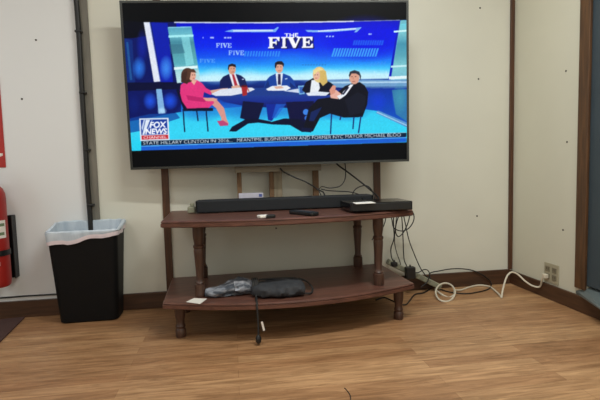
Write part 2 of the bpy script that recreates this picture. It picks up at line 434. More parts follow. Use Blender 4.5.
# studio back wall
vgrad(area, [(20, (4, 14, 190)), (32, (2, 22, 232)), (46, (6, 42, 236)), (56, (16, 84, 240)), (64, (30, 140, 248)), (70, (70, 200, 252)), (76, (190, 240, 255)), (80, (200, 238, 250)), (81, (20, 60, 150)), (87, (10, 32, 110)), (96, (12, 46, 160)), (108, (24, 110, 214)), (118, (40, 190, 238)), (132, (44, 206, 244)), (151, (40, 196, 240))])
poly([(120, 18), (143, 18), (143, 22), (174, 22), (260, 22.3), (354, 20.9), (400, 20), (400, 16), (120, 16)], (5, 7, 8))
for x0, x1, a in ((200, 232, .5), (236, 262, .35), (296, 344, .6), (310, 392, .35)):
    glow((x0 + x1) / 2, 76, (x1 - x0) / 2, 9, (205, 246, 255), a)
glow(365, 38, 44, 24, (0, 8, 225), .9); glow(245, 36, 34, 14, (0, 6, 215), .6); glow(290, 60, 30, 10, (30, 150, 250), .4)
# left wing of the set
poly([(122, 36), (143, 22), (176, 22), (181, 92), (181, 118), (126, 126)], (10, 22, 96))
poly([(120, 20), (143.5, 22), (146, 36), (133, 38), (122, 38)], (6, 9, 22))
poly([(123, 38), (132, 40), (135, 82), (127, 84)], (16, 44, 120)); line(127, 42, 131, 80, 2.2, (30, 84, 150))
glow(139, 68, 7, 12, (50, 140, 255), 1.); glow(142, 46, 6, 18, (16, 36, 170), .8)
poly([(151, 22.2), (167.5, 23), (173, 82), (161, 82)], (12, 30, 170)); glow(166, 68, 7, 13, (70, 160, 255), 1.)
poly([(143.5, 22), (149.3, 22), (160, 81.5), (153.8, 81.8)], (226, 232, 246))
line(149.5, 22, 160.2, 81.5, .7, (120, 140, 220))
poly([(126, 82.5), (181, 82), (182, 89), (127, 91)], (8, 14, 52))
glow(150, 101, 7, 9, (36, 96, 250), 1.); glow(170, 101, 8, 9, (30, 90, 250), 1.); glow(134, 104, 6, 10, (14, 34, 120), .8)
poly([(156, 89), (161.5, 88.8), (165, 113), (158.5, 113.6)], (128, 178, 226)); glow(162, 111, 5, 4, (190, 230, 255), .9)
# teal glass column
vgrad([(167.5, 27), (191.5, 26.5), (200.5, 81), (177, 83)], [(26, (80, 160, 190)), (35, (110, 190, 205)), (42, (70, 140, 160)), (52, (84, 158, 170)), (64, (92, 176, 190)), (72, (170, 220, 226)), (80, (190, 228, 232))])
poly([(181, 36), (189, 36), (194, 64), (186, 66)], (150, 232, 238), .6); poly([(169, 44), (182, 44), (185, 53), (171, 54)], (56, 112, 134), .6)
line(168.5, 36.4, 193.5, 35.4, 2.2, (168, 240, 246)); line(174, 68.5, 197.5, 66.8, 2.6, (226, 250, 252)); line(168, 27.4, 191, 26.8, 1., (140, 210, 235))
# lighting ribbons
line(174, 22.3, 262, 22.6, 1.2, (210, 218, 240)); line(262, 22.6, 354, 21.2, 1.3, (228, 232, 246)); line(354, 21.2, 400, 20, .8, (130, 140, 180))
poly([(224, 31.4), (232, 29.4), (274, 29.2), (277.5, 26.8), (279, 27.2), (275.5, 32), (232, 32)], (120, 176, 245)); line(233, 30.6, 273, 30.4, 1.4, (214, 232, 255))
poly([(305, 29.8), (320, 30.2), (356, 27.6), (362, 27), (357, 32), (354, 32.4), (356, 29.8), (330, 32), (308, 32)], (130, 184, 246)); line(318, 31, 356, 28.6, 1.2, (220, 234, 255))
# ghost words and hatched bars
five(216, 47.6, 231.5, 4.6, (186, 214, 255), .95); five(228.5, 55, 244, 4.6, (170, 206, 255), .9); five(199.5, 62.6, 215, 3.8, (110, 176, 250), .7)
for x, w in ((202.5, 1), (210, 2), (211.6, 2.2), (224, 2.4), (227, 2.4), (229.6, 1.8)): line(x, 37.6, x + w, 37.6, 1.6, (200, 216, 250), .8)
for x, w in ((326, 2), (329, 2), (332, 2), (368.4, 2.4), (371, .8), (394, 2.4)): line(x, 36.4 if x < 350 else (34 if x < 380 else 31.6), x + w, 36.2 if x < 350 else (34 if x < 380 else 31.4), 1.4, (196, 226, 250), .8)
for k in range(13):
    x = 244 + k * 2.8; poly([(x + 1, 51), (x + 2.7, 51), (x + 1.6, 56.4), (x - .1, 56.4)], (60, 156, 250), .75)
for k in range(17):
    x = 334 + k * 2.7; poly([(x, 48.2), (x + 1.9, 48), (x - .8, 56.4), (x - 2.7, 56.6)], (70, 176, 250), .85)
for k in range(13):
    x = 354 + k * 2.35; poly([(x, 40.2), (x + 1.9, 40), (x + .6, 45), (x - 1.3, 45.2)], (36, 118, 246), .7)
for k in range(5): line(370 + k * 3.4, 66 - k * .3, 372.4 + k * 3.4, 62.6 - k * .3, 1., (70, 150, 250), .6)
for k in range(9): line(302 + k * 2.8, 65, 303.8 + k * 2.8, 64.4, 1.4, (40, 110, 190), .5)
line(374, 71, 376, 75, .8, (190, 230, 255), .7); line(386, 71, 387, 74, .8, (190, 230, 255), .7)
# right wing
poly([(399.5, 20.2), (408.5, 19.8), (408, 82), (389, 82)], (112, 190, 205))
vgrad([(400.5, 24), (408.5, 23), (408, 81), (391, 81)], [(22, (110, 210, 228)), (34, (120, 196, 208)), (44, (70, 150, 176)), (56, (90, 168, 186)), (66, (130, 204, 214)), (80, (120, 190, 214))])
poly([(398.5, 20.5), (400.5, 20.3), (390.5, 82), (388, 82)], (10, 24, 190))
line(394, 31.6, 408, 30.4, 1.8, (210, 250, 250)); line(391, 66.6, 408, 65.6, 1.8, (196, 240, 246)); line(389, 78, 408, 77, 3, (226, 246, 250))
poly([(318, 80.4), (408, 79.6), (408, 88), (366, 88), (318, 87)], (112, 160, 206)); line(330, 82.6, 408, 82, 1.6, (178, 214, 238)); line(366, 87.2, 408, 87, 1.4, (60, 100, 170))
vgrad([(362, 88), (408, 88), (407.4, 124), (380, 111), (362, 112)], [(88, (14, 52, 160)), (100, (10, 60, 184)), (120, (16, 84, 190))])
poly([(392, 90), (408, 89), (407.6, 122), (396, 114)], (56, 130, 170), .8); glow(400, 98, 8, 16, (70, 160, 180), .7)
glow(378, 102, 9, 12, (20, 60, 220), .7)
# floor
vgrad([(126, 122), (180, 112), (250, 106), (340, 106), (378, 111), (407.3, 124), (406.5, 143), (131, 151)], [(104, (36, 150, 226)), (116, (52, 206, 244)), (130, (54, 214, 246)), (150, (44, 198, 240))])
poly([(378, 110.4), (407.4, 122.6), (407.2, 127.5), (376, 113)], (90, 150, 210)); line(377, 112, 407.4, 125.6, .9, (170, 216, 240))
poly([(127, 119), (150, 114), (176, 113), (180, 118), (140, 131), (129, 133)], (14, 70, 160), .75)
glow(140, 146, 12, 10, (30, 220, 246), .6)
# pedestal desk
for gx, gw in ((250, 40), (305, 40), (345, 26), (200, 24)): glow(gx, 112, gw, 10, (20, 96, 200), .55)
poly([(209, 93.5), (226, 88), (300, 87), (330, 92), (334, 97), (316, 101), (270, 103), (222, 99)], (28, 60, 140))
vgrad([(214, 96), (330, 95), (322, 103), (296, 108), (250, 107), (224, 102)], [(94, (30, 62, 150)), (101, (20, 44, 140)), (108, (10, 22, 96))])
poly([(243, 101), (264, 103), (258, 121), (250, 121), (240, 118)], (10, 16, 56)); poly([(286, 102), (314, 101), (310, 126), (290, 122)], (10, 14, 60))
poly([(229, 131.4), (232, 126.8), (246, 119), (259, 119), (271, 121.4), (271, 124.2), (258, 122.6), (248, 123.6), (236, 131.6)], (8, 16, 44))
poly([(271, 122), (284, 118.4), (300, 119), (312, 127), (312, 131.6), (302, 132), (290, 125), (271, 124.4)], (8, 14, 44))
poly([(266, 104), (282, 104), (272, 121), (268, 120)], (14, 40, 150)); poly([(276, 104), (286, 104), (276, 118), (272, 118)], (30, 100, 210), .7)
ell(306, 112, 3, 3, (60, 130, 230)); ell(307, 118, 2.4, 2.6, (50, 110, 210))
# chair and guest in a pink dress
poly([(176, 90), (179, 89), (186, 107), (213, 108), (213, 111), (184, 111)], (10, 16, 44))
for x0, y0, x1, y1 in ((183, 109, 184.6, 132), (196.5, 110, 198, 121), (206, 110, 208, 131.5)): line(x0, y0, x1, y1, 1.3, (12, 28, 66))
poly([(213, 99), (217, 100), (224, 108), (226.5, 119), (229, 124), (222, 125.6), (221, 117), (216, 108), (211, 104)], (216, 150, 140))
poly([(217, 121), (223, 120.4), (228, 123.4), (228, 125.6), (220, 126)], (190, 70, 120))
poly([(180.5, 85), (186, 81), (196, 79.5), (202, 83), (206, 88), (212, 91), (211, 95), (204, 92), (203, 97), (213, 99), (214, 103), (209, 107.6), (187, 108.4), (182, 101), (180, 93)], (226, 54, 126))
poly([(186, 95), (204, 98), (211, 100), (204, 102), (188, 100)], (190, 36, 104)); poly([(190, 80), (197, 80), (194, 85)], (232, 176, 156))
poly([(210, 90.4), (222, 88.4), (228, 88), (226, 90.6), (212, 93.6)], (222, 170, 150)); poly([(203, 98), (213, 97.6), (218, 99), (214, 101), (206, 101)], (222, 164, 144))
ell(187.6, 75.2, 6.6, 7.4, (76, 50, 42)); poly([(181, 74), (188, 70), (190, 80), (187, 84), (181, 82)], (66, 42, 36)); ell(192.2, 75.6, 3.7, 4.9, (226, 170, 148)); poly([(187.5, 69), (194, 69), (196.4, 72.6), (191, 72), (189.6, 79), (186, 80)], (84, 56, 44))
line(191.8, 74.8, 193, 74.8, .7, (70, 40, 34)); line(194, 74.8, 195, 74.8, .6, (70, 40, 34)); line(192.6, 78.2, 194.6, 78.2, .7, (190, 70, 76))
# man in a navy suit, red tie
poly([(219.5, 88), (220, 80.6), (223, 76.6), (229, 73.8), (235, 73.6), (241, 75.4), (245, 78.6), (248, 88)], (18, 30, 84))
poly([(229, 73.4), (235.4, 73.4), (240, 86.6), (233, 86.6)], (232, 236, 246)); poly([(231.8, 74.4), (234, 74.2), (237.6, 85), (234.6, 86)], (176, 44, 60))
line(242, 79.4, 244, 79, .9, (210, 220, 250)); ell(232, 69.2, 3.7, 5.2, (214, 160, 136)); poly([(227.8, 68.6), (228.4, 64.8), (232, 63.4), (235.6, 64.6), (236, 67.4), (232, 66), (229.4, 66.6), (228.6, 70.4)], (34, 26, 30))
line(230.6, 68.6, 231.6, 68.6, .6, (60, 36, 30)); line(233.4, 68.5, 234.4, 68.4, .6, (60, 36, 30)); line(231.4, 72, 234, 71.8, .6, (160, 84, 76))
poly([(231, 86.4), (239, 84.8), (241, 87.6), (232, 88.6)], (216, 168, 146))
poly([(211, 94), (221, 89.2), (241, 87.4), (252, 87.6), (255, 89.4), (248, 92.4), (231, 95.6), (216, 96)], (222, 228, 240))
poly([(241.2, 86), (247.4, 85.6), (247, 95), (242.6, 96)], (170, 40, 44)); line(247.6, 88, 249, 91.6, .9, (180, 60, 60)); ell(244.3, 86, 3, 1., (90, 20, 26))
# man in a royal blue suit
poly([(263.6, 88.4), (266, 80.6), (269.6, 76.4), (276, 73.4), (283.4, 73.4), (290, 76), (293.6, 80), (296.4, 88)], (22, 66, 158)); poly([(290, 82), (296.4, 88), (290, 88)], (14, 44, 116)); poly([(264, 88), (268, 80), (270.6, 88)], (14, 46, 120))
poly([(275.6, 73), (283, 73), (281.4, 86), (277.2, 86)], (228, 236, 248)); poly([(278, 74), (280.6, 74), (281, 84.6), (277.8, 84.6)], (44, 40, 84))
line(285, 79, 287.4, 78.4, 1., (190, 214, 250)); ell(279.2, 67.6, 3.9, 5.4, (222, 168, 146)); poly([(274.8, 67), (275, 62.8), (278, 61), (282, 61.2), (284, 63.6), (283.6, 67), (282, 64.6), (277, 64.4), (275.8, 68.4)], (30, 22, 30))
line(277.2, 66.8, 278.3, 66.8, .6, (60, 36, 30)); line(280.3, 66.8, 281.4, 66.8, .6, (60, 36, 30)); line(277.8, 70.6, 280.8, 70.6, .6, (166, 88, 80))
poly([(266, 89), (272, 86), (287, 85.4), (291, 88), (286, 90.6), (268, 90.6)], (232, 238, 248)); poly([(274, 86.6), (281, 85.8), (284, 88), (276, 89)], (220, 176, 156)); poly([(284, 91), (298, 88.6), (308, 90.4), (300, 93)], (206, 218, 240))
# glass mug
poly([(298, 85.6), (305.4, 85.4), (304.6, 94), (299.2, 94.4)], (120, 180, 226)); poly([(299.4, 87), (304, 87), (303.4, 93), (300.2, 93.2)], (50, 96, 180)); line(305, 87, 307.6, 89.6, .9, (160, 210, 240))
# blonde woman
poly([(302, 90), (306, 82), (313, 78), (322, 78.6), (331, 82.6), (336, 87), (334, 95), (310, 95), (304, 92)], (12, 14, 34))
poly([(311.6, 80), (318.4, 80), (320, 88), (317, 94), (310, 93)], (232, 238, 244)); ell(319.4, 74.6, 6.6, 8, (226, 200, 128)); poly([(320, 70), (326, 71), (327.6, 82), (323, 86), (320, 82)], (214, 182, 104)); ell(316.6, 75.4, 3.5, 4.6, (232, 184, 158)); poly([(313, 70), (319, 67.4), (324, 70), (318, 71), (314, 75)], (240, 218, 150))
line(314.6, 74.8, 315.6, 74.8, .6, (80, 56, 50)); line(317, 74.8, 318, 74.8, .6, (80, 56, 50)); line(315.2, 78, 317.2, 78, .6, (196, 84, 84))
poly([(306, 93), (318, 91.4), (330, 92.4), (326, 95.6), (308, 95.6)], (224, 232, 244))
# man in a black suit turning from his chair
poly([(318, 99), (332, 97), (345, 86), (352, 83.4), (360, 82), (365, 85.6), (368.4, 92), (367.4, 104), (362.6, 117), (344, 117.6), (330, 113.6), (320, 118), (313, 131.4), (303, 130), (309, 108)], (12, 15, 28))
poly([(345, 100), (358, 92), (366, 96), (364, 112), (350, 116)], (22, 26, 42), .8); poly([(311, 112), (322, 107), (318, 114), (314, 121), (309, 121)], (20, 46, 120), .7)
poly([(302, 127.4), (313, 128.4), (311, 132.4), (301, 131.6)], (12, 22, 60))
poly([(343, 92), (350.4, 84.4), (353.6, 84.4), (346, 95), (341, 98.6)], (236, 240, 248)); poly([(330, 95), (336, 89.6), (341.6, 94), (338, 99), (331, 98)], (232, 176, 160)); poly([(329.4, 90), (333, 85), (336, 86), (335, 93), (330.6, 95)], (220, 150, 130)); poly([(337, 96), (341.4, 94), (342.6, 97.4), (339.4, 99.4)], (238, 240, 246))
line(348.6, 87, 343, 94.4, 1.6, (26, 30, 60)); ell(354.4, 77.6, 5., 6.6, (220, 162, 140)); poly([(348.8, 75.6), (350, 71.6), (354.6, 70), (359.4, 71.6), (361.2, 76), (360.6, 80.6), (359.4, 75.4), (356, 73.4), (351.4, 73.6), (349.8, 77)], (48, 50, 62))
line(351.4, 76.6, 352.8, 76.6, .7, (70, 42, 36)); line(355, 76.6, 356.4, 76.6, .7, (70, 42, 36)); line(353.4, 77.4, 353.2, 79.4, .7, (190, 126, 108)); line(352.4, 81.4, 355.4, 81.4, .7, (166, 88, 80))
for x0, y0, x1, y1 in ((331.6, 114, 330.6, 134), (341, 116, 340, 120), (361, 116, 358.6, 133), (354, 117, 353, 129)): line(x0, y0, x1, y1, 1.3, (18, 40, 110))
# title
poly([(284, 37), (313, 36), (314.4, 48), (268, 49)], (8, 20, 120), .85)
five(269.3, 49, 314.2, 11.2, (8, 12, 60), .95, -.4); five(268.2, 48, 313, 11, (250, 250, 255), 1., -.4)
text('THE', 284.4, 36.9, 298.4, 36.6, 3.6, (246, 248, 255), 1., .03)
# lower third: crawl and channel badge
poly([(141, 140.8), (406.5, 132.6), (406.4, 136.9), (141, 145.6)], (10, 34, 60)); line(141, 140.7, 406.5, 132.5, .6, (150, 216, 236))
poly([(141, 145.6), (406.4, 136.9), (406.3, 142), (141, 150.8)], (26, 96, 212)); line(141, 146.2, 406.4, 137.6, .7, (100, 190, 246))
def crawl(s, xa, xb):
    f = lambda x: 144.9 - (x - 141) * (144.9 - 136.2) / (406.5 - 141)
    text(s, xa, f(xa), xb, f(xb), 3.3, (238, 246, 252), 1., 0.)
crawl('STATE HILLARY CLINTON IN 2016...', 143, 232.5)
crawl('MEANTIME, BUSINESSMAN AND FORMER NYC MAYOR MICHAEL BLOO', 237, 401)
poly([(139, 118.4), (168.4, 117.8), (169.4, 140), (140.2, 141)], (222, 232, 246))
poly([(140.6, 119.8), (167, 119.2), (167.6, 134), (141.2, 135)], (22, 60, 158))
poly([(142.2, 134.6), (144.2, 134.6), (150, 119.8), (145.6, 119.9)], (222, 232, 246)); poly([(141.4, 128), (142.4, 131), (145, 119.9), (143.4, 120)], (200, 214, 240)); line(145.6, 134.4, 152, 120, .8, (190, 206, 240))
text('FOX', 149.6, 127.8, 166.4, 127.2, 5.6, (246, 248, 255), 1., .04, .12); text('NEWS', 145.2, 134.2, 167, 133.6, 5.2, (246, 248, 255), 1., .04, .12)
poly([(141.4, 135.6), (168, 134.7), (168.2, 138.8), (141.6, 139.7)], (196, 44, 56)); text('CHANNEL', 143.4, 139, 166.6, 138.2, 2.7, (250, 236, 238), 1., .01)

poly([(118, 151.1), (131.3, 150.9), (406.3, 142.3), (420, 141.9), (420, 172), (118, 180)], (5, 7, 8))     # black bar below the picture
rng = np.random.default_rng(3)
for _ in range(3):                                            # the soft edges of a broadcast picture
    P_ = np.pad(IMG, ((1, 1), (1, 1), (0, 0)), 'edge')
    IMG = (P_[:-2, 1:-1] + P_[2:, 1:-1] + P_[1:-1, :-2] + P_[1:-1, 2:] + 2 * IMG) / 6
g_ = rng.normal(0, 1, (NY * SS // 6 + 2, NX * SS // 6 + 2)); g_ = np.kron(g_, np.ones((6, 6)))[:NY * SS, :NX * SS]
IMG = np.clip(IMG * (1 + .012 * g_[..., None]), 0, 1)
img = IMG.reshape(NY, SS, NX, SS, 3).mean((1, 3))
imgl = np.where(img <= .04045, img / 12.92, ((img + .055) / 1.055) ** 2.4)
me = bpy.data.meshes.new('screen')
xs = U0 + (np.arange(NX) + .5) / NX * (U1 - U0); zs = TH / 2 + V0 + (np.arange(NY) + .5) / NY * (V1 - V0)
xs[0], xs[-1], zs[0], zs[-1] = U0, U1, TH / 2 + V0, TH / 2 + V1
XX, ZZ = np.meshgrid(xs, zs)
co3 = np.stack([XX, np.full_like(XX, .0025), ZZ], -1).reshape(-1, 3)
ii = np.arange(NX * NY).reshape(NY, NX)
fa = np.stack([ii[:-1, :-1], ii[:-1, 1:], ii[1:, 1:], ii[1:, :-1]], -1).reshape(-1, 4)
me.vertices.add(NX * NY); me.vertices.foreach_set('co', co3.ravel())
me.loops.add(fa.size); me.loops.foreach_set('vertex_index', fa.ravel().astype(np.int32))
me.polygons.add(len(fa)); me.polygons.foreach_set('loop_start', np.arange(0, fa.size, 4, dtype=np.int32))
me.update(calc_edges=True); me.validate()
ca = me.color_attributes.new('picture', 'FLOAT_COLOR', 'POINT')
ca.data.foreach_set('color', np.concatenate([imgl.reshape(-1, 3), np.ones((NX * NY, 1))], 1).ravel())
m, nt, bs = base_mat('lit screen')
an = nt.nodes.new('ShaderNodeVertexColor'); an.layer_name = 'picture'
nt.links.new(an.outputs['Color'], bs.inputs['Emission Color']); bs.inputs['Emission Strength'].default_value = 1.0
bs.inputs['Base Color'].default_value = (.002, .002, .003, 1); bs.inputs['Roughness'].default_value = .4; bs.inputs['Specular IOR Level'].default_value = .08
me.materials.append(m)
so = bpy.data.objects.new('screen', me); C.objects.link(so); so.parent = tv; WM[so] = tvm
so['label'] = 'lit screen with a blue studio, five people at a desk and a news crawl'

# ------------------------------------------------------------------ wooden frame that carries the television
fr = thing('wooden_support_frame', 'raw wooden support frame with crossbar and three posts under the television', 'frame', (.26, -.05, .5535))
obj('crossbar', bx(.02, .498, -.128, -.092, .752, .79, .002), M['pine_h'], fr)
obj('post', bx(.031, .056, -.09, -.06, .5545, 1.25, .002), M['pine_d'], fr)
obj('post', bx(.21, .234, -.09, -.06, .5545, 1.25, .002), M['pine_d'], fr)
obj('post', bx(.2345, .281, -.09, -.066, .5545, 1.25, .002), M['pine'], fr)
obj('post', bx(.458, .490, -.09, -.06, .5545, 1.25, .002), M['pine_d'], fr)
obj('mounting_plate', bx(.0, .52, -.128, -.092, 1.0, 1.12, .002), M['pine_h'], fr)

# ------------------------------------------------------------------ stand
ZU, ZL, TK = .553, .184, .031
tb = thing('tv_stand', 'low reddish brown wooden stand with two bow fronted shelves on turned spindles', 'tv stand', (.27, -.3, 0), .035)
def bow(hw, yb, yc, ym, r=.02, n=22):
    P = [(hw, yb), (-hw, yb)]
    for k in range(n + 1):
        t = -1 + 2 * k / n; P.append((hw * t, yc + (ym - yc) * (1 - t * t)))
    return P
def shelf(name, hw, yb, yc, ym, z1, hw_b=None):
    b = nb(); lay = [(z1 - TK, .006), (z1 - TK + .004, 0), (z1 - .013, 0), (z1 - .012, .004), (z1 - .009, .004), (z1 - .007, .001), (z1 - .003, .002), (z1, .007)]
    loft(b, [[(x, y, z) for x, y in bow(hw - i, yb - i, yc + i, ym + i)] for z, i in lay])
    return obj(name, b, M['table'], tb, local=True)
ts = shelf('top_shelf', .595, .25, -.235, -.34, ZU)
shelf('bottom_shelf', .605, .25, -.222, -.362, ZL)
def spindle(x, y):
    z0, z1 = ZL + .0005, ZU - TK - .0005; h = z1 - z0; b = nb()
    P = [(.022, 0), (.0235, .02), (.0235, .17), (.019, .18), (.0215, .195), (.0165, .215), (.0150, .25), (.0175, .42), (.0205, .58), (.0215, .64), (.020, .67), (.0235, .69), (.0235, .71), (.0185, .73), (.0195, .76), (.0225, .82), (.0235, .88), (.0235, 1)]
    lathe(b, [(r * 1.12, f * h) for r, f in P], x, y, z0); return obj('spindle', b, M['spindle'], tb, local=True, smooth=True)
for x, y in ((.425, -.205), (-.437, -.165), (.45, .2), (-.435, .2)): spindle(x, y)
def foot(x, y):
    h = ZL - TK - .0005; b = nb()
    P = [(.022, 0), (.0245, .01), (.0245, .035), (.02, .042), (.0235, .052), (.0185, .062), (.019, .08), (.024, .1), (.025, .125), (.025, h)]
    lathe(b, P, x, y, 0); return obj('leg', b, M['spindle'], tb, local=True, smooth=True)
for x, y in ((.53, -.20), (-.535, -.165), (.53, .2), (-.535, .2)): foot(x, y)
b = nb(); lathe(b, [(.004, 0), (.004, .006), (.002, .008)], seg=10); b.transform(Matrix.Translation(at_y(276, 228, -.638) + Vector((0, -.002, 0))) @ Matrix.Rotation(PI / 2, 4, 'X'))
obj('screw', b, M['nail'], tb)

# ------------------------------------------------------------------ on the upper shelf
sb = thing('soundbar', 'long black soundbar lying on the top shelf below the television', 'soundbar', (.275, -.255, ZU), .0)
obj('grille', bx(-.176, .735, -.3, -.215, ZU + .004, ZU + .066, .006, 3), M['soft'], sb)
for x in (-.1, .65): obj('foot', bx(x - .03, x + .03, -.28, -.235, ZU + .0005, ZU + .0038), M['black'], sb)
obj('end_cap', bx(-.1825, -.1762, -.298, -.217, ZU + .006, ZU + .064, .002), M['gloss'], sb)
obj('end_cap', bx(.7352, .7415, -.298, -.217, ZU + .006, ZU + .064, .002), M['gloss'], sb)

dv = thing('cable_box', 'flat black cable box at the right end of the top shelf', 'cable box', (.69, -.44, ZU), .0)
obj('case', bx(.545, .852, -.56, -.36, ZU + .005, ZU + .047, .004, 3), M['gloss'], dv)
obj('front_panel', bx(.553, .844, -.563, -.5602, ZU + .009, ZU + .042, .001), M['black'], dv)
for x, y in ((.575, -.53), (.815, -.5), (.575, -.385), (.815, -.385)):
    b = nb(); lathe(b, [(.009, 0), (.01, .0045)], x, y, ZU + .0004, 14); obj('foot', b, M['black'], dv)
def slip(name, label, cat, pts, z, t=.0012, m='paper'):
    c = sum((Vector((p[0], p[1], 0)) for p in pts), Vector()) / len(pts)
    b = nb(); prism(b, pts, z, z + t); return tag(obj(name, b, M[m]), label, cat)
pp = [at_z(*q, ZU + .048) for q in ((352.5, 202.6), (356, 204.1), (376, 203.), (371, 201.5))]
slip('paper_slip', 'small white paper slip lying on top of the black cable box', 'paper', [(p.x, p.y) for p in pp], ZU + .0474)
bxx = thing('small_box', 'low white box standing behind the soundbar under the support frame', 'box', (.1, -.18, ZU))
obj('carton', bx(.036, .165, -.205, -.135, ZU + .0005, ZU + .088, .002), mat('pale lavender card', (186, 184, 198), .7), bxx)
obj('blue_mark', bx(.142, .158, -.2064, -.2052, ZU + .07, ZU + .084), mat('blue print', (70, 84, 150), .6), bxx)
# white adapter at the left end of the soundbar
ad = thing('power_adapter', 'small off white power adapter beside the left end of the soundbar', 'adapter', (-.205, -.24, ZU))
obj('body', bx(-.226, -.187, -.262, -.222, ZU + .0005, ZU + .034, .006, 3), M['strip'], ad)
obj('plug_top', bx(-.214, -.192, -.25, -.23, ZU + .0343, ZU + .052, .004), M['strip'], ad)

def gadget(name, label, cat, c, rot, parts):
    t = thing(name, label, cat, c, rot)
    for nm, a, mm in parts: obj(nm, bx(*a[:6], a[6], 3), M[mm], t, local=True)
    return t
rc = gadget('remote_control', 'black remote control lying on the top shelf in front of the soundbar', 'remote control', (.326, -.545, ZU), -1.03 + PI,
            [('body', (-.085, .085, -.022, .022, .0006, .019, .006), 'black')])
b = nb()
for i in range(5):
    for j in range(3): box(b, -.06 + i * .022, -.048 + i * .022, -.015 + j * .012, -.007 + j * .012, .0192, .0205)
kp = obj('keypad', b, mat('grey rubber keys', (70, 70, 74), .6), rc, local=True); kp['kind'] = 'stuff'
gadget('key_fob', 'tiny white and black plastic gadget lying near the front edge of the top shelf', 'gadget', (.145, -.60, ZU), .3,
       [('white_case', (-.032, .018, -.016, .028, .0006, .013, .004), 'paper'), ('black_end', (-.006, .035, -.034, -.0165, .0006, .016, .004), 'black')])

# ------------------------------------------------------------------ on the lower shelf
pp = [at_z(*q, ZL + .001) for q in ((186, 302), (194, 298.2), (207, 298.8), (200, 304))]
slip('paper_card', 'small white card lying at the left end of the bottom shelf', 'paper', [(p.x, p.y) for p in pp], ZL + .0006)
def lump(bm, path, rad, seg=26, nz=.12, fr=28., flat=1., zmin=None, ex=1.):
    P = smooth_path(path, 7); n = len(P); rings = []
    ks = np.linspace(0, 1, len(rad)); rw = [r[0] for r in rad]; rh = [r[1] for r in rad]
    for i, (p, nn, bb) in enumerate(frames(P)):
        t = i / (n - 1); a_ = np.interp(t, ks, rw); h_ = np.interp(t, ks, rh); ring = []
        for k in range(seg):
            a = 2 * PI * k / seg; ca, sa = math.cos(a), math.sin(a)
            ca = math.copysign(abs(ca) ** ex, ca); sa = math.copysign(abs(sa) ** ex, sa)
            q = p + bb * (a_ * ca) + nn * (h_ * sa)
            f = 1 + nz * noise.noise(q * fr) + nz * .6 * noise.noise(q * fr * 2.7)
            q = p + (q - p) * f
            if zmin is not None and q.z < zmin: q.z = zmin + .0003 * math.sin(k)
            ring.append(q)
        rings.append(ring)
    loft(bm, rings); return bm
z = ZL
b = lump(nb(), [(-.135, -.49, z + .018), (-.07, -.50, z + .022), (-.01, -.475, z + .030), (.045, -.485, z + .034), (.085, -.50, z + .030)],
         [(.03, .017), (.045, .023), (.05, .026), (.062, .036), (.066, .04), (.05, .036), (.028, .026)], nz=.28, fr=34, zmin=z + .0008)
tag(obj('fabric_bundle', b, M['cloth_grey'], smooth=True), 'crumpled grey streaked fabric bundle on the bottom shelf left of the black pouch', 'bundle')
po = thing('drawstring_pouch', 'charcoal drawstring pouch lying on the bottom shelf with a cord hanging down', 'pouch', (.2, -.47, z))
b = lump(nb(), [(.088, -.51, z + .030), (.13, -.53, z + .029), (.2, -.53, z + .030), (.27, -.53, z + .030), (.315, -.53, z + .026)],
         [(.026, .028), (.064, .029), (.086, .031), (.088, .032), (.088, .032), (.086, .030), (.07, .022)], nz=.17, fr=22, zmin=z + .0008, ex=.7)
obj('bag', b, M['cloth_black'], po, smooth=True)
b = tube(nb(), [(.305, -.46, z + .05), (.34, -.47, z + .038), (.362, -.52, z + .018), (.348, -.575, z + .008), (.31, -.592, z + .012), (.27, -.606, z + .02)], .0045)
obj('loop', b, M['cord'], po, smooth=True)
b = tube(nb(), [(.11, -.47, z + .058), (.2, -.485, z + .063), (.28, -.50, z + .062), (.315, -.52, z + .05)], .0045)
obj('seam', b, M['cord'], po, smooth=True)
b = nb()
for dx in (-.006, .004, .012):
    tube(b, [(.088 + dx + .028 * 0, -.51 + .043 * math.cos(a), z + .0365 + .036 * math.sin(a)) for a in [2 * PI * k / 16 for k in range(17)]], .006)
obj('knot', b, M['cord'], po, smooth=True)
zt = .042
b = tube(nb(), [(.094, -.55, z + .042), (.092, -.59, z + .012), (.091, -.63, z + .008), (.0905, -.662, z - .006), (.0915, -.668, z - .05), (.093, -.668, .09), (.092, -.667, zt)], .0045)
cord = obj('hanging_cord', b, M['cord'], po, smooth=True)
b = nb(); box(b, -.0045, .0045, -.001, .001, -.021, .021, .0006)
b.transform(Matrix.Translation((.113, -.672, .086)) @ Matrix.Rotation(-.22, 4, 'Y'))
t_ = obj('tag', b, M['paper'], cord); t_['label'] = 'bright white tag'
b = nb(); lathe(b, [(.006, -.004), (.012, .004), (.013, .02), (.008, .03), (.004, .036)], .092, -.667, .012, 14); obj('toggle', b, M['black'], cord, smooth=True)

# ------------------------------------------------------------------ waste bin and its liner
bc = (-.759, -.108)
bn = thing('waste_bin', 'tall black plastic waste bin standing against the wall left of the stand', 'waste bin', (bc[0], bc[1], 0))
ZB = .478
def brect(t, inset=0., n=6):
    """bin cross-section at t of the height"""
    w = .288 + (.340 - .288) * t; yf = -.178 + (-.214 + .178) * t; yb = -.03 + (-.02 + .03) * t
    return [(bc[0] + .002 + x, (yf + yb) / 2 + y) for x, y in rrect(w - 2 * inset, (yb - yf) - 2 * inset, .032 - inset * .6, n, 14)]
b = nb()
rings = [[(x, y, 0.0008) for x, y in brect(0, .008)]] + [[(x, y, .008) for x, y in brect(.01)]]
for t in (.12, .3, .5, .7, .9, .965): rings.append([(x, y, ZB * t) for x, y in brect(t)])
rings += [[(x, y, ZB * .968) for x, y in brect(.968, -.005)], [(x, y, ZB) for x, y in brect(1, -.005)], [(x, y, ZB) for x, y in brect(1, .004)]]
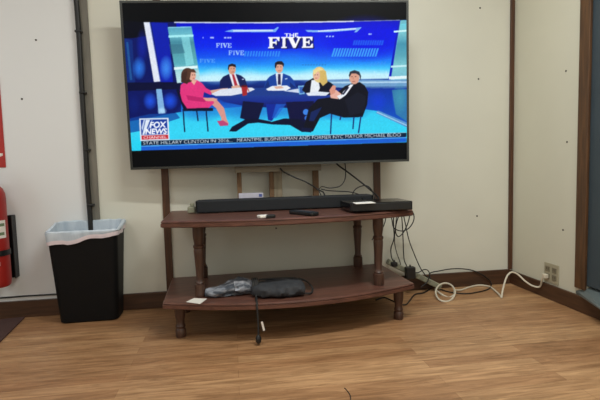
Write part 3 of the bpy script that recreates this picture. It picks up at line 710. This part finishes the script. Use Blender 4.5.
for t in (.9, .5, .06): rings.append([(x, y, ZB * t) for x, y in brect(t, .004)])
loft(b, rings); obj('body', b, M['bin'], bn, smooth=True)
bg = thing('bin_liner', 'thin bluish white plastic liner folded over the rim of the black bin', 'bin liner', (bc[0], bc[1], 0))
b = nb(); dr = nb()
def bagring(t, inset, zf, wob=.0):
    out = []
    for i, (x, y) in enumerate(brect(t, inset, 8)):
        q = Vector((x * 22, y * 22, t * 9 + inset * 60)); nzv = noise.noise(q)
        z = zf(x, y); dx = x - bc[0]; dy = y - bc[1]; l = math.hypot(dx, dy)
        out.append((x + dx / l * wob * nzv, min(y + dy / l * wob * nzv, -.004), z + .004 * noise.noise(q * 1.7)))
    return out
def foldz(x, y):
    u = (x - bc[0]) / .19                       # hem hangs lower at the left front
    zz = .440 + .006 * max(-1., min(1., u)) + .024 / (1 + math.exp(-7 * (u - .1))) + .004 * math.sin(u * 8)
    return zz - .0 if y < -.1 else zz + .015
topz = lambda x, y: ZB + .008 + (.030 if y > -.06 else (.030 * max(0, (y + .17) / .11)))
hem = [bagring(.96, -.006, lambda x, y: foldz(x, y) - .02, .004), bagring(.96, -.0075, lambda x, y: foldz(x, y) - .010, .003), bagring(.97, -.0068, lambda x, y: foldz(x, y), .003)]
loft(dr, hem, False, False)
up = [hem[-1], bagring(.98, -.010, lambda x, y: (foldz(x, y) + topz(x, y)) / 2, .006), bagring(1., -.009, lambda x, y: topz(x, y) - .006, .003), bagring(1., -.004, topz, .002), bagring(1., .006, lambda x, y: topz(x, y) - .004, .002),
      bagring(.9, .008, lambda x, y: .43, .004), bagring(.6, .012, lambda x, y: .3, .006), bagring(.3, .016, lambda x, y: .15, .004), bagring(.1, .02, lambda x, y: .06, .0)]
loft(b, up, False, True)
obj('bag', b, M['bag'], bg, smooth=True); obj('drawstring_hem', dr, M['pink'], bg, smooth=True)

# ------------------------------------------------------------------ fire extinguisher, its bracket and sign
ex = thing('fire_extinguisher', 'red fire extinguisher hung on the wall at the left edge below the red sign', 'fire extinguisher', (-1.220, -.11, .2))
b = nb(); lathe(b, [(.05, 0), (.066, .003), (.073, .014), (.075, .03), (.075, .455), (.073, .478), (.064, .503), (.047, .522), (.026, .533), (.022, .537), (.022, .55)], -1.220, -.11, .2, 40)
obj('cylinder', b, M['red'], ex, smooth=True)
b = nb(); lathe(b, [(.02, 0), (.024, .004), (.024, .03), (.015, .034), (.015, .06)], -1.220, -.11, .7505, 20); obj('valve', b, M['metal'], ex, smooth=True)
b = nb(); box(b, -1.30, -1.19, -.122, -.098, .80, .808, .002); obj('lever', b, M['black'], ex)
b = nb(); box(b, -1.31, -1.19, -.121, -.099, .774, .781, .002); obj('carry_handle', b, M['black'], ex)
b = tube(nb(), [(-1.222, -.11, .77), (-1.262, -.12, .75), (-1.292, -.13, .66), (-1.298, -.135, .5), (-1.296, -.135, .38)], .011, 10); obj('hose', b, M['black'], ex, smooth=True)
def wrap(r, a0, a1, z0, z1, n=20):
    b = nb(); c = Vector((-1.220, -.11, 0))
    R = [[(c.x + r * math.cos(a), c.y + r * math.sin(a), zz) for a in [a0 + (a1 - a0) * k / n for k in range(n + 1)]] for zz in (z0, z1)]
    V = [[b.verts.new(p) for p in row] for row in R]
    for i in range(n): b.faces.new((V[0][i], V[0][i + 1], V[1][i + 1], V[1][i]))
    return b
il = obj('instruction_label', wrap(.0757, -2.6, -.15, .455, .545), M['paper'], ex)
g = nb()
for k, (a0, a1, z0, z1) in enumerate(((-.8, -.25, .515, .53), (-1.6, -.95, .505, .535), (-.95, -.3, .47, .485))):
    w = wrap(.0761, a0, a1, z0, z1, 8); me_ = bpy.data.meshes.new('tmp'); w.to_mesh(me_); w.free(); g.from_mesh(me_); bpy.data.meshes.remove(me_)
obj('label_print', g, M['green'], il)
obj('sticker', wrap(.0757, -1.9, -.75, .318, .338), M['paper'], ex)
br = thing('wall_bracket', 'black wall bracket with strap holding the red fire extinguisher', 'bracket', (-1.15, -.02, .2))
b = nb(); box(b, -1.178, -1.147, -.03, -.0008, .225, .56, .003); box(b, -1.151, -1.145, -.052, -.0305, .225, .56, .002)
obj('back_plate', b, M['black'], br)
b = nb(); c = (-1.220, -.11); st = []
R = [[(c[0] + r * math.cos(a), c[1] + r * math.sin(a), zz) for a in [-PI * 1.02 + PI * 1.35 * k / 30 for k in range(31)]] for r, zz in ((.0765, .365), (.0765, .393), (.0795, .393), (.0795, .365))]
for k in range(30):
    for i in range(4):
        j = (i + 1) % 4
        b.faces.new([b.verts.new(p) for p in (R[i][k], R[i][k + 1], R[j][k + 1], R[j][k])])
bmesh.ops.remove_doubles(b, verts=b.verts[:], dist=1e-5)
obj('strap', b, M['black'], br)
sg = thing('safety_sign', 'red wall sign with a white arrow at the left edge above the fire extinguisher', 'sign', (-1.28, 0, .812))
obj('sign_plate', bx(-1.38, -1.176, -.004, -.0008, .812, 1.29, .001), M['red_sign'], sg)
b = nb(); prism(b, [(-1.278, .835), (-1.186, .875), (-1.186, .887), (-1.245, .885), (-1.245, 1.05), (-1.311, 1.05), (-1.311, .885), (-1.37, .887), (-1.37, .875)], .0042, .0048)
b.transform(Matrix.Rotation(PI / 2, 4, 'X')); obj('arrow', b, M['paper'], sg)

# floor mat
tag(obj('floor_mat', (lambda b: (prism(b, [(0, 0), (-.75, 0), (-.75, -.5), (0, -.5)], .0005, .008, .002), b.transform(Matrix.Translation((-1.128, -.022, 0)) @ Matrix.Rotation(.16 * 0 + .12, 4, 'Z')), b)[-1])(nb()), M['mat']),
    'dark brown floor mat lying under the fire extinguisher at the left edge', 'mat')

# ------------------------------------------------------------------ outlet
oy0, oy1, oz0, oz1 = -.425, -.312, .094, .203
ou = thing('wall_outlet', 'ivory four socket wall outlet low on the right wall beside the corner', 'outlet', (XR, -.37, .094))
obj('cover_plate', bx(XR - .006, XR - .0006, oy0, oy1, oz0, oz1, .002), M['ivory'], ou)
for yc in (-.395, -.342):
    for zc in (.128, .169):
        f = obj('socket', bx(XR - .0085, XR - .0062, yc - .017, yc + .017, zc - .015, zc + .015, .002), mat('socket face', (128, 121, 100), .5), ou)
        b = nb()
        for dy in (-.007, .007): box(b, XR - .0092, XR - .0086, yc + dy - .002, yc + dy + .002, zc - .004, zc + .009)
        obj('slots', b, M['slot'], f)

# ------------------------------------------------------------------ cables
def cable(label, pts, r=.0035, m='cable', name='cable', cat='cable', seg=8):
    return tag(obj(name, tube(nb(), pts, r, seg), M[m], smooth=True), label, cat, 'black cables around the stand')
Y = at_y
def Z(px, py, z):
    p = at_z(px, py, z)
    return p if p.y < -.028 else at_y(px, py, -.028)      # past the baseboard: leans against it
cable('thick black cable slanting from the television down to the cable box', [Y(334, 160, -.15), Y(338, 165, -.15), Y(349, 173, -.15), Y(362, 183, -.16), Y(371, 190.5, -.19), Y(377, 196, -.30), Y(380, 201, -.352)], .0045)
cable('thin black cable hanging in a curve beside the right frame post', [Y(344, 158, -.15), Y(345.5, 168, -.15), Y(345, 179, -.15), Y(340, 186, -.16), Y(330, 188, -.15), Y(322, 186.6, -.15), Y(319, 190, -.17), Y(321, 195, -.19)], .003)
cable('thin black cable running level above the soundbar right of the frame', [Y(321, 189, -.13), Y(327, 190.4, -.14), Y(338, 191.2, -.17), Y(350, 192, -.2), Y(360, 195, -.25), Y(364, 200, -.352)], .003)
cable('black cable drooping behind the middle of the support frame', [Y(280, 168, -.15), Y(284, 172, -.15), Y(294, 177, -.15), Y(305, 181.5, -.15), Y(313, 186, -.15), Y(318, 189.6, -.15), Y(323, 192, -.17), Y(325, 196, -.19)], .004)
cable('short black cable arching over the right end of the soundbar', [Y(352, 197, -.2), Y(354, 191, -.2), Y(359, 187, -.2), Y(366, 185.6, -.19), Y(371, 189, -.2), Y(374, 196, -.3), Y(376, 200, -.352)], .003)
# bundle dropping over the right end of the stand
e = ZU
def drop(label, first, rest, r=.0032): return cable(label, [first] + rest, r)
drop('outermost black cable looping out past the right end of the stand', (.82, -.352, e + .02), [(.86, -.27, e + .012), Y(408.5, 208, -.16), Y(413.5, 214, -.15), Y(413.5, 221, -.14), Y(409, 228, -.13), Y(402, 231, -.12), Y(394, 228, -.11), Y(392, 220, -.11), Y(391, 214, -.11)])
drop('black cable dropping from the stand to the upper black plug', (.79, -.352, e + .02), [(.85, -.28, e + .01), Y(394, 210, -.12), Y(393.5, 222, -.1), Y(394, 238, -.08), Y(391, 248, -.06), Y(391.5, 257, -.05), Y(393.6, 261.5, -.045)])
drop('thin black cable falling beside the one to the upper plug', (.80, -.352, e + .03), [(.86, -.29, e + .012), Y(397, 210, -.13), Y(396, 222, -.1), Y(394.5, 240, -.08), Y(396.5, 252, -.06), Y(400, 262, -.05), Y(401, 268, -.05)], .0025)
drop('black cable falling straight to the large black adapter', (.81, -.352, e + .025), [(.87, -.3, e + .012), Y(400.5, 209, -.14), Y(402, 220, -.1), Y(403, 238, -.08), Y(403.6, 254, -.06), Y(404.5, 261, -.055), Y(407, 266.5, -.05)])
drop('long black cable slanting right past the adapter to the floor', (.815, -.352, e + .032), [(.88, -.3, e + .012), Y(402, 209, -.14), Y(405, 222, -.1), Y(409, 240, -.08), Y(415, 256, -.06), Y(421, 269, -.05), Y(427, 277, -.045), Y(432, 283, -.04)])
drop('small black cable loop knotted below the right end of the stand', (.825, -.352, e + .015), [(.87, -.25, e + .012), Y(404, 208, -.16), Y(398, 218, -.14), Y(395.5, 230, -.13), Y(398, 236.5, -.12), Y(403, 233, -.12), Y(407.5, 224, -.13), Y(409.5, 215, -.14), Y(407, 208.5, -.16)])
cable('short black cable curving behind the right spindle under the top shelf', [Y(386, 215, -.12), Y(385, 222, -.12), Y(382, 229, -.12), Y(377, 233, -.12), Y(372, 240, -.1)], .003)
# power strip leaning from the shelf corner to the floor
ps = thing('power_strip', 'dingy white power strip leaning between the stand and the floor by the baseboard', 'power strip', (1.06, -.05, .0))
A0 = Vector((.905, -.046, .198)); A1 = Vector((1.235, -.06, .022)); dirv = (A1 - A0).normalized()
rotm = Matrix.Translation((A0 + A1) / 2) @ Matrix.Rotation(math.atan2(-dirv.z, dirv.x), 4, 'Y')
L = (A1 - A0).length
b = nb(); box(b, -L / 2, L / 2, -.022, .022, -.016, .016, .006, 3); b.transform(rotm); obj('housing', b, M['strip'], ps)
for k in range(6):
    b = nb(); x = -L / 2 + .045 + k * .047; box(b, x - .014, x + .014, -.0245, -.0222, -.011, .011, .001); b.transform(rotm); obj('socket', b, mat('strip socket', (120, 120, 104), .6), ps)
def plug(label, c, w, h, d=.03):
    t = thing('power_plug', label, 'plug', c, 0., 'black plugs on the power strip')
    obj('body', bx(c[0] - w / 2, c[0] + w / 2, c[1] - d, c[1], c[2] - h / 2, c[2] + h / 2, .005, 3), M['black'], t)
    obj('cord_collar', (lambda bb: lathe(bb, [(.006, 0), (.0045, .012)], c[0], c[1] - d / 2, c[2] + h / 2 + .0002, 12))(nb()), M['cable'], t)
    return t
p = Y(393.8, 264, -.08); plug('small black plug in the upper end of the power strip', (p.x, -.071, p.z), .034, .026)
p = Y(409.6, 272.3, -.09); plug('large black power adapter in the middle of the power strip', (p.x, -.078, p.z), .056, .07, .04)
cable('black cord arching out of the large adapter over the strip', [Y(414, 272, -.1), Y(418, 272.6, -.09), Y(424, 269.6, -.08), Y(428, 270.6, -.08), Y(429.4, 275, -.08), Y(427, 282, -.085), Y(421, 287, -.09)], .003)
cable('black cord with a bend lying on the floor behind the right front leg', [Z(376, 300, .005), Z(384, 297.6, .005), Z(392, 300.5, .005), Z(399, 304, .005), Z(406, 304.4, .005), Z(410.5, 299.5, .005), Z(415, 294.4, .005), Z(423, 293, .005), Z(429, 289.6, .005)], .004)
cable('black cable looping along the baseboard right of the power strip', [Z(431, 288.6, .006), Y(431, 281, -.045), Y(430, 273.4, -.024), Y(440, 270.8, -.022), Y(453, 268.8, -.022), Y(466, 269.2, -.022), Y(476, 271.6, -.024), Y(484, 276, -.03), Z(491, 282.6, .01), Z(489, 288.6, .005), Z(478, 292, .005), Z(464, 293.6, .005), Z(448, 291.6, .005), Z(436, 287.6, .005)], .0035)
# white extension cord: from the outlet, down to the floor, along to a coil by the strip
pts = [(XR - .012, -.335, .128), (XR - .03, -.33, .112), Y(540, 286.5, -.30), Y(533, 286, -.27), Y(525, 281, -.24), Y(518, 274.5, -.21), Y(512, 272.2, -.2), Y(507.5, 275.5, -.21), Y(504.5, 283, -.23), Y(502.5, 291, -.25)]
pts += [Z(501.6, 297.4, .006), Z(500.4, 296, .006), Z(497, 292.4, .006), Z(490, 287, .006), Z(480, 285.2, .006), Z(470, 287, .006), Z(461, 290, .006)] + [Y(445.3 + 9.6 * math.cos(a), 292.4 + 9.2 * math.sin(a), -.05 - .225 * (.5 + .5 * math.sin(a)) - .006 * k / 17) for k, a in enumerate([-.2 + 2 * PI * q / 16 for q in range(18)])] + [Y(449, 297.5, -.19), Y(441, 294, -.15), Y(435.5, 289.4, -.085)]
ec = thing('extension_cord', 'off white extension cord from the right outlet to a coil by the power strip', 'cord', (1.35, -.2, 0))
obj('cord', tube(nb(), pts, .0052, 8), M['white_cable'], ec, smooth=True)
obj('plug', bx(XR - .034, XR - .0094, -.356, -.328, .116, .14, .004, 3), M['white_cable'], ec)
# cable clipped to the grey batten and cable along the left baseboard
cb = thing('wall_cable', 'black cable clipped down the grey batten above the waste bin', 'cable', (-.762, -.012, .1))
b = nb(); P = []
for k in range(30):
    z = .2 + k * (2.4 - .2) / 29; P.append((-.7665 + .0035 * noise.noise(Vector((z * 3.1, 0, 4))), -.0245, z))
tube(b, P, .0135, 12, 4); obj('cable_run', b, M['cable'], cb, smooth=True)
for k, py in enumerate((32, 93, 150, 205)):
    p = Y(77 + py * .07, py, -.02); b = nb(); box(b, p.x - .018, p.x + .016, -.0402, -.0102, p.z - .006, p.z + .006, .003); obj('clip', b, M['black'], cb)
cable('thin black cable running along the wall just above the left baseboard', [(-2.2, -.005, .100)] + [Y(px, py, -.005) for px, py in ((0, 298), (20, 296.4), (40, 295.2), (60, 294))] + [(-.85, -.005, .118), (-.70, -.005, .112)], .0042)
tag(obj('thread', tube(nb(), [Z(344.5, 388, .002), Z(347, 390.5, .002), Z(350, 395, .002), Z(350.5, 400, .002), Z(349, 406, .002)], .0014, 6), M['cord'], smooth=True), 'fine dark thread lying on the floor in the foreground', 'thread')

# ------------------------------------------------------------------ light
def area(name, loc, sx, sy, power, col=(1, 1, 1), rot=(0, 0, 0)):
    l = bpy.data.lights.new(name, 'AREA'); l.shape = 'RECTANGLE'; l.size = sx; l.size_y = sy; l.energy = power; l.color = col
    o = bpy.data.objects.new(name, l); C.objects.link(o); o.location = loc; o.rotation_euler = rot; return o
LC = (.975, 1., .95)
area('ceiling_lamp', (.66, -1.40, 2.40), 1.1, .08, 35, LC)
area('ceiling_lamp', (1.2, -2.5, 2.40), 1.0, .3, 12, LC)
area('ceiling_lamp', (-1.5, -1.9, 2.40), .8, .3, 13, (.96, .98, 1.))
area('fill_light', (-2.45, -1.3, 1.25), 1.2, 1.4, 7, (.90, .95, 1.), (0, -PI / 2, 0))  # soft cool fill added to brighten the left side
area('fill_light', (.5, -4.2, 1.35), 2.4, 1.3, 12, (1., 1., .98), (PI / 2, 0, 0))  # broad fill added behind the camera, lifts the whole view and under the shelf
w = bpy.data.worlds.new('world'); SC.world = w; w.use_nodes = True
w.node_tree.nodes['Background'].inputs[0].default_value = (.5, .5, .5, 1); w.node_tree.nodes['Background'].inputs[1].default_value = .1
SC.view_settings.view_transform = 'Standard'; SC.view_settings.look = 'None'; SC.view_settings.exposure = 0.
